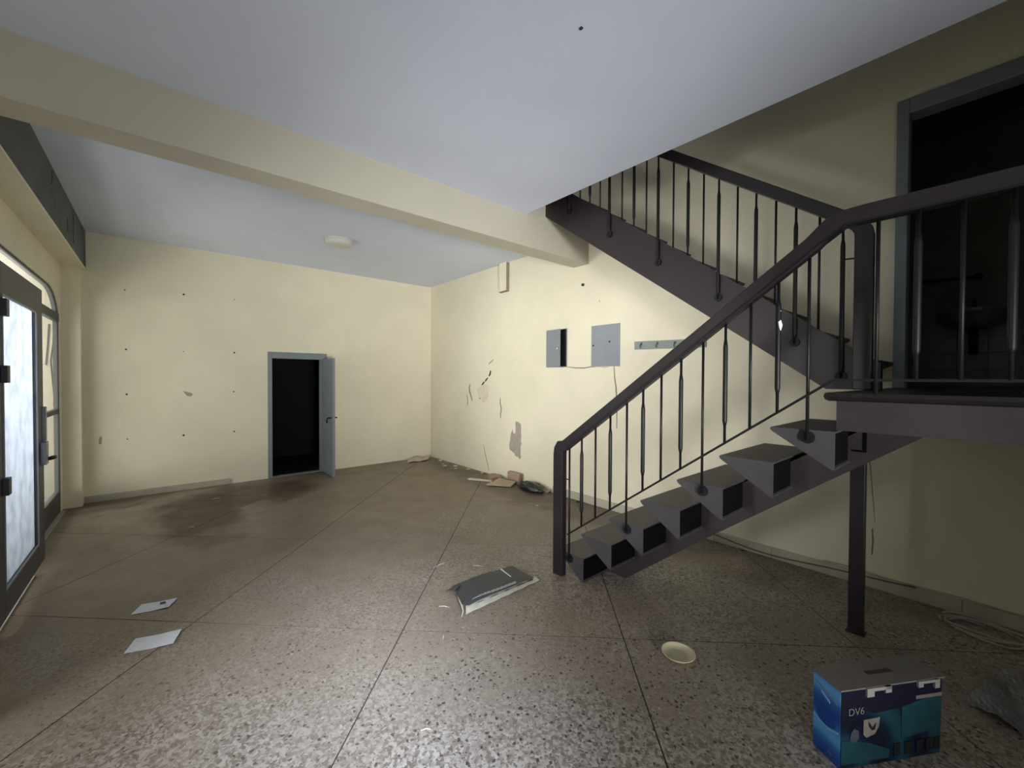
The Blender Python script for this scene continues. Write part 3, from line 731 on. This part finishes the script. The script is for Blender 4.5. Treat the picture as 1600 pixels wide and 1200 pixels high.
finish('tape_strip', sheet([(2.082, 2.45), (2.092, 2.45), (2.128, 2.615), (2.114, 2.618)], 1, 6, lambda u, v: fz(.80, .4 + .6 * v) + .0045, .001), M_TAPE, mt)
bm = sheet([(1.655, 2.372), (2.045, 2.338), (2.066, 2.366), (1.72, 2.385)], 26, 2, lambda u, v: fz(.1 + .65 * u, .1) + .0045 + .002 * math.sin(40 * u) ** 2, .001)
for v in bm.verts: v.co.y += .004 * math.sin(170 * v.co.x)
finish('glossy_fold', bm, M_FOLD, mt)
finish('inner_layer', sheet([(1.60, 2.345), (2.22, 2.335), (2.225, 2.59), (1.69, 2.63)], 6, 4, lambda u, v: .004 + .008 * (1 - v), .006), M_GREYCARD, mt)
# dish
dh = thing('shallow_dish', 'small round cream plastic dish lying on the floor below the stairs', 'dish', (2.262, 1.165, 0))
bm = lathe(nb(), [(0, .004), (.052, .004), (.060, .007), (.086, .024), (.090, .027), (.093, .026), (.091, .022), (.066, .003), (.050, .0), (0, .0)], (2.262, 1.165, 0), 40)
finish('bowl', bm, M_CREAMP, dh, smooth=True)
bm = lathe(nb(), [(.030, .0045), (.034, .0065), (.038, .0045)], (2.262, 1.165, 0), 30); finish('foot_ring', bm, M_CREAMP, dh, smooth=True)
# corner rubble
def lump(bm, c, s, seed, flat=.6):
    q = random.Random(seed); t = bmesh.new(); bmesh.ops.create_icosphere(t, subdivisions=1, radius=1)
    vs = {}
    for v in t.verts:
        k = q.uniform(.75, 1.2); vs[v.index] = bm.verts.new((c[0] + v.co.x * s * k, c[1] + v.co.y * s * k * .9, max(.001, c[2] + s * flat + v.co.z * s * k * flat)))
    t.verts.ensure_lookup_table()
    for f in t.faces:
        try: bm.faces.new([vs[v.index] for v in f.verts])
        except ValueError: pass
    t.free(); return bm
cr = finish('crumpled_paper', sheet([(3.50, 7.10), (3.86, 7.05), (4.10, 7.30), (3.66, 7.38)], 10, 6, lambda u, v: .004 + .05 * abs(math.sin(5 * u + 3 * v)) * (.4 + .6 * v), .003), M_RUB, loc=(3.8, 7.2, 0))
tag(cr, 'crumpled pale paper heap in the far corner of the room', 'paper')
ordn = ['first', 'second', 'third', 'fourth', 'fifth', 'sixth', 'seventh']
spots = [(4.06, 6.86, .045, .35), (3.96, 6.60, .030, .3), (3.90, 6.42, .040, .3), (4.02, 6.28, .055, .3), (3.93, 6.12, .028, .4), (4.05, 5.92, .050, .3), (4.09, 5.55, .035, .4)]
for i, (x, y, s_, fl_) in enumerate(spots):
    o = finish('plaster_chip', lump(nb(), (x, y, 0), s_, 20 + i, fl_), M_RUB, loc=(x, y, 0))
    tag(o, 'pale plaster lump at the right wall, %s of the row counted from the far corner' % ordn[i], 'rubble', 'plaster lumps by the right wall')
bp = thing('clay_tile', 'upright buff clay tile leaning against the right wall behind the black bag', 'tile', (4.12, 4.80, 0))
bm = nb(); prism(bm, [(4.60, .0), (4.60, .15), (4.615, .165), (4.86, .165), (4.875, .15), (4.875, .0)], 'x', 4.07, 4.125)
finish('tile_body', bm, M_BRICK, bp, bevel=.006)
o = finish('broken_tile', prism(nb(), ragged([(3.90, 5.10), (4.05, 5.02), (4.12, 5.1), (4.10, 5.28), (3.97, 5.26)], .010, 4), 'z', .001, .05), M_BRICK, loc=(3.95, 5.1, 0))
tag(o, 'flat broken buff tile piece lying left of the upright tile', 'tile')
o = finish('plank_piece', sheet([(3.66, 4.86), (3.88, 4.56), (4.02, 4.62), (3.96, 4.93)], 6, 3, lambda u, v: .012 + .03 * v, .018), M_CARD, loc=(3.9, 4.7, 0))
tag(o, 'pale tan board lying on the floor, half under the black bag', 'board')
o = finish('plank_piece', prism(nb(), [(3.66, 5.35), (3.86, 5.0), (3.90, 5.03), (3.72, 5.38)], 'z', .001, .02), M_RUB, loc=(3.8, 5.2, 0))
tag(o, 'thin white splintered strip beside the broken tile', 'board')
bm = nb(); t = bmesh.new(); bmesh.ops.create_icosphere(t, subdivisions=3, radius=1); q = random.Random(5)
vs = {}
for v in t.verts:
    n_ = 1 + .18 * math.sin(7 * v.co.x + 3 * v.co.z) * math.cos(6 * v.co.y) + .08 * math.sin(15 * v.co.y + 9 * v.co.x)
    along = v.co.y                                       # long axis roughly along the wall
    ax = .30 * along; r_ = (.11 if along > 0 else .11 * (1 + along * .75))
    p = Vector((4.00 + v.co.x * r_ * n_ + .02 * along, 4.24 + ax * .9 * n_, max(.002, .04 + v.co.z * r_ * .72 * n_)))
    vs[v.index] = bm.verts.new(p)
for f in t.faces: bm.faces.new([vs[v.index] for v in f.verts])
t.free()
o = finish('plastic_bag', bm, M_BAG, loc=(3.98, 4.35, 0), smooth=True); tag(o, 'crumpled black plastic bag on the debris pile by the right wall', 'bag')
o = finish('cement_lump', lump(nb(), (4.11, 4.50, 0), .04, 71, .9), M_RUB, loc=(4.11, 4.50, 0)); tag(o, 'grey-brown cement lump right behind the black bag', 'rubble')
o = finish('plaster_mound', sheet([(4.05, 4.02), (4.06, 4.10), (4.15, 4.14), (4.15, 4.00)], 8, 4, lambda u, v: .002 + .05 * v * v * (.7 + .3 * math.sin(9 * u)), .002), M_SKIRT, loc=(4.08, 4.1, 0))
tag(o, 'pale plaster mound heaped against the foot of the right wall', 'rubble')
o = finish('paint_flake', lump(nb(), (3.58, 3.70, 0), .022, 80, .25), M_RUB, loc=(3.58, 3.70, 0)); tag(o, 'single pale flake on the floor in front of the black bag', 'debris')
# splinters on the floor
for i, (a, c, lab) in enumerate([((1.735, 3.04), (1.86, 3.06), 'thin pale wood splinter lying across the floor joint near the back'), ((2.01, 2.86), (2.07, 2.79), 'tiny pale splinter behind the charcoal sheet'),
                                 ((1.47, 2.50), (1.52, 2.44), 'curled white splinter just left of the charcoal sheet'), ((.885, 1.665), (.925, 1.64), 'short white splinter on the brightly lit floor'),
                                 ((1.325, 2.20), (1.30, 2.16), 'small white paint crumb on the lit floor before the sheet'), ((.215, 5.52), (.27, 5.50), 'white chip lying on the damp stain'),
                                 ((.50, 6.62), (.60, 6.60), 'white chip on the stain near the low door')]):
    m_ = Vector(((a[0] + c[0]) / 2 + .006, (a[1] + c[1]) / 2 + .006, .004))
    o = finish('splinter', tube(nb(), [(a[0], a[1], .004), m_, (c[0], c[1], .004)], [.0008, .0022, .0008], 6), M_TAPE, loc=(a[0], a[1], 0)); tag(o, lab, 'debris')
# cable coil and cables by the right wall
bm = nb(); pts = []
for k in range(90):
    t_ = k / 89 * 2 * math.pi * 3.2; r_ = .15 + .02 * math.sin(2.3 * t_)
    pts.append((3.93 + r_ * .75 * math.cos(t_) + .006 * k / 10, .02 + r_ * 1.2 * math.sin(t_), .008 + .004 * (k / 20) + .004 * math.sin(3 * t_)))
tube(bm, pts, .0065, 6)
o = finish('cable_coil', bm, M_CABLE, loc=(3.95, .0, 0), smooth=True); tag(o, 'loose coil of pale cable on the floor at the foot of the right wall', 'cable')
pts = []
for k in range(24):
    u = k / 23; y = 2.1 - 1.75 * u
    pts.append((XB - .028 - .012 * math.sin(6 * u), y, .108 - .07 * math.sin(math.pi * u) + .008 * math.sin(11 * u)))
o = finish('wall_cable', tube(nb(), pts, .006, 6), M_DCABLE, loc=(XB, 1.3, .1), smooth=True); tag(o, 'dark cable sagging along the top of the right skirting under the stairs', 'cable')
pts = [(XB - .024, .9 - 2.4 * k / 20, .112 + .004 * math.sin(k * 1.3)) for k in range(21)]
o = finish('wall_cable', tube(nb(), pts, .004, 6), M_CABLE, loc=(XB, -.2, .1), smooth=True); tag(o, 'pale cable lying on the skirting right of the support post', 'cable')
o = finish('plastic_film', sheet([(2.82, -.22), (3.35, -.42), (3.50, -.05), (3.02, .08)], 30, 22, lambda u, v: .003 + .035 * abs(math.sin(9 * u + 3 * v)) * abs(math.cos(5 * v - 4 * u)) + .010 * abs(math.sin(31 * u + 17 * v)), .002), M_GREYPL, loc=(3.1, -.1, 0))
tag(o, 'crumpled grey plastic film on the floor right of the blue carton', 'plastic')

# ------------------------------------------------------------------ blue carton (local frame: x along the long face, y depth, z up)
ca = thing('blue_carton', 'blue printed cardboard carton with grey top flaps, standing under the landing', 'box', (2.105, .392, 0))
ang = math.radians(-31); ca.rotation_euler = (0, 0, ang)
def carton_mat(name, c1, c2, c3):
    m = bpy.data.materials.new(name); m.use_nodes = True; nt = m.node_tree; b = nt.nodes['Principled BSDF']; b.inputs['Roughness'].default_value = .35
    tc = nt.nodes.new('ShaderNodeTexCoord'); wv = nt.nodes.new('ShaderNodeTexWave'); wv.wave_type = 'RINGS'; wv.rings_direction = 'Y'
    wv.inputs['Scale'].default_value = 1.6; wv.inputs['Distortion'].default_value = 3.5; wv.inputs['Detail'].default_value = 2
    nt.links.new(tc.outputs['Object'], wv.inputs['Vector'])
    r = nt.nodes.new('ShaderNodeValToRGB'); r.color_ramp.elements[0].color = (*c1, 1); r.color_ramp.elements[1].color = (*c3, 1)
    e = r.color_ramp.elements.new(.55); e.color = (*c2, 1); nt.links.new(wv.outputs['Fac'], r.inputs[0]); nt.links.new(r.outputs[0], b.inputs['Base Color'])
    return m
MB1 = carton_mat('carton_blue_print', srgb(20, 70, 150), srgb(36, 105, 190), srgb(90, 160, 220))
MB2 = carton_mat('carton_front_print', srgb(8, 11, 30), srgb(9, 28, 50), srgb(18, 62, 74))  # this, navy and teal: dark print, darkened further as painted shade
MNAVY = mat('carton_navy', srgb(10, 12, 34), .4); MTEAL = mat('carton_teal', srgb(18, 66, 76), .4, var=.4, vscale=9); MLB = mat('carton_pale_blue', srgb(120, 180, 228), .4)
MDB = mat('carton_deep_blue', srgb(12, 66, 150), .4); MPRT = mat('carton_print_cream', srgb(120, 118, 108), .5, var=.3, vscale=40); MBLK = mat('carton_print_black', srgb(16, 18, 24), .5)
def lfin(name, bm, m, parent=None, smooth=False, bevel=0):
    bmesh.ops.recalc_face_normals(bm, faces=bm.faces[:])
    me = bpy.data.meshes.new(name); bm.to_mesh(me); bm.free()
    for mm in (m if isinstance(m, (list, tuple)) else [m]): me.materials.append(mm)
    if smooth:
        for f in me.polygons: f.use_smooth = True
    o = bpy.data.objects.new(name, me); link(o, parent or ca)
    if bevel:
        md = o.modifiers.new('bevel', 'BEVEL'); md.width = bevel; md.segments = 2
    return o
CW, CD, CH = .505, .125, .325
bm = nb(); vs = {}
box(bm, 0, CW, 0, CD, 0, CH)
for f in bm.faces:
    n_ = f.calc_center_median()
    f.material_index = 1 if abs(n_.x) < .01 else 0
for f in bm.faces:
    c_ = f.calc_center_median()
    if c_.y < .01 or c_.y > CD - .01: f.material_index = 0
body = lfin('carton_body', bm, [MB2, MB1], bevel=.002)
lfin('top_flap', bx(-.004, CW + .01, -.004, CD + .012, CH, CH + .006), M_GREYCARD)
bm = nb(); 
for x0, x1, h in ((.115, .150, .030), (.150, .235, .008), (.205, .235, .022)): box(bm, x0, x1, -.012, -.003, CH - h, CH + .005)
lfin('flap_tab', bm, M_TAB)
bm = nb()
for x0, x1, h in ((.37, .395, .020), (.395, .47, .006), (.455, .48, .032)): box(bm, x0, x1, -.012, -.003, CH - h, CH + .005)
lfin('flap_tab', bm, M_TAB)
lfin('flap_slot', bx(.20, .33, CD * .45, CD * .62, CH + .0055, CH + .0068), M_HOLE)
lfin('tape_strip', bx(.37, .505, -.003, -.0005, CH - .075, CH - .060), M_GREYCARD)
def lpoly(name, pts, m, y=-.0022): return lfin(name, prism(nb(), pts, 'y', y, y + .0018), m, body)
lpoly('printed_panel', [(.004, .20), (.004, .322), (.503, .322), (.503, .27), (.30, .225), (.16, .215), (.06, .255)], MNAVY, -.0016)
lpoly('printed_panel', [(.30, .09), (.30, .225), (.503, .265), (.503, .12), (.40, .10)], MTEAL, -.0018)
lpoly('printed_panel', [(.004, .12), (.06, .115), (.14, .095), (.24, .055), (.24, .02), (.004, .02)], MTEAL, -.0020)
lpoly('printed_panel', [(.11, .135), (.11, .195), (.19, .198), (.185, .160), (.165, .130), (.125, .120)], MPRT, -.0030)
lpoly('printed_figure', [(.132, .188), (.142, .176), (.152, .160), (.170, .178), (.165, .150), (.150, .148), (.135, .165)], MBLK, -.0040)
lpoly('printed_panel', [(.045, .12), (.05, .150), (.065, .165), (.085, .155), (.09, .125), (.07, .105)], mat('carton_lilac', srgb(62, 68, 82), .5), -.0030)
for x in (.262, .318, .375, .425, .466):
    lfin('bottom_print_mark', bx(x, x + .032, -.003, -.001, .022, .075), MBLK, body)
def text(s, size, m, mtx, parent):
    c = bpy.data.curves.new('print', 'FONT'); c.body = s; c.size = size; c.extrude = .0006
    o = bpy.data.objects.new('print', c); COL.objects.link(o); dg = bpy.context.evaluated_depsgraph_get()
    me = bpy.data.meshes.new_from_object(o.evaluated_get(dg)); bpy.data.objects.remove(o); me.name = 'printed_letters'
    me.transform(mtx); me.materials.clear(); me.materials.append(m)
    t = bpy.data.objects.new('printed_letters', me); link(t, parent); return t
mx = Matrix.Translation((.034, -.0035, .222)) @ Matrix.Rotation(math.radians(90), 4, 'X')
text('DV6', .042, MPRT, mx, body)
# end face prints (x = 0 face)
def epoly(name, pts, m, x=-.0018): return lfin(name, prism(nb(), pts, 'x', x, x + .0016), m, body)
epoly('printed_band', [(CD - .006, .150), (CD * .7, .137), (CD * .4, .135), (.006, .150), (.006, .140), (CD * .4, .126), (CD * .7, .128), (CD - .006, .140)], MLB, -.0024)
epoly('printed_disc', [(CD * .5 + .045 * math.cos(a * math.pi / 10), .170 + .034 * math.sin(a * math.pi / 10)) for a in range(20)], MDB, -.0022)
epoly('printed_line', [(CD - .010, .300), (.014, .262), (.014, .257), (CD - .010, .295)], MPRT, -.0026)
epoly('printed_line', [(CD - .04, .272), (.045, .250), (.045, .240), (CD - .04, .262)], MLB, -.0026)
epoly('printed_line', [(.050, .040), (.035, .034), (.035, .026), (.050, .032)], MPRT, -.0026)
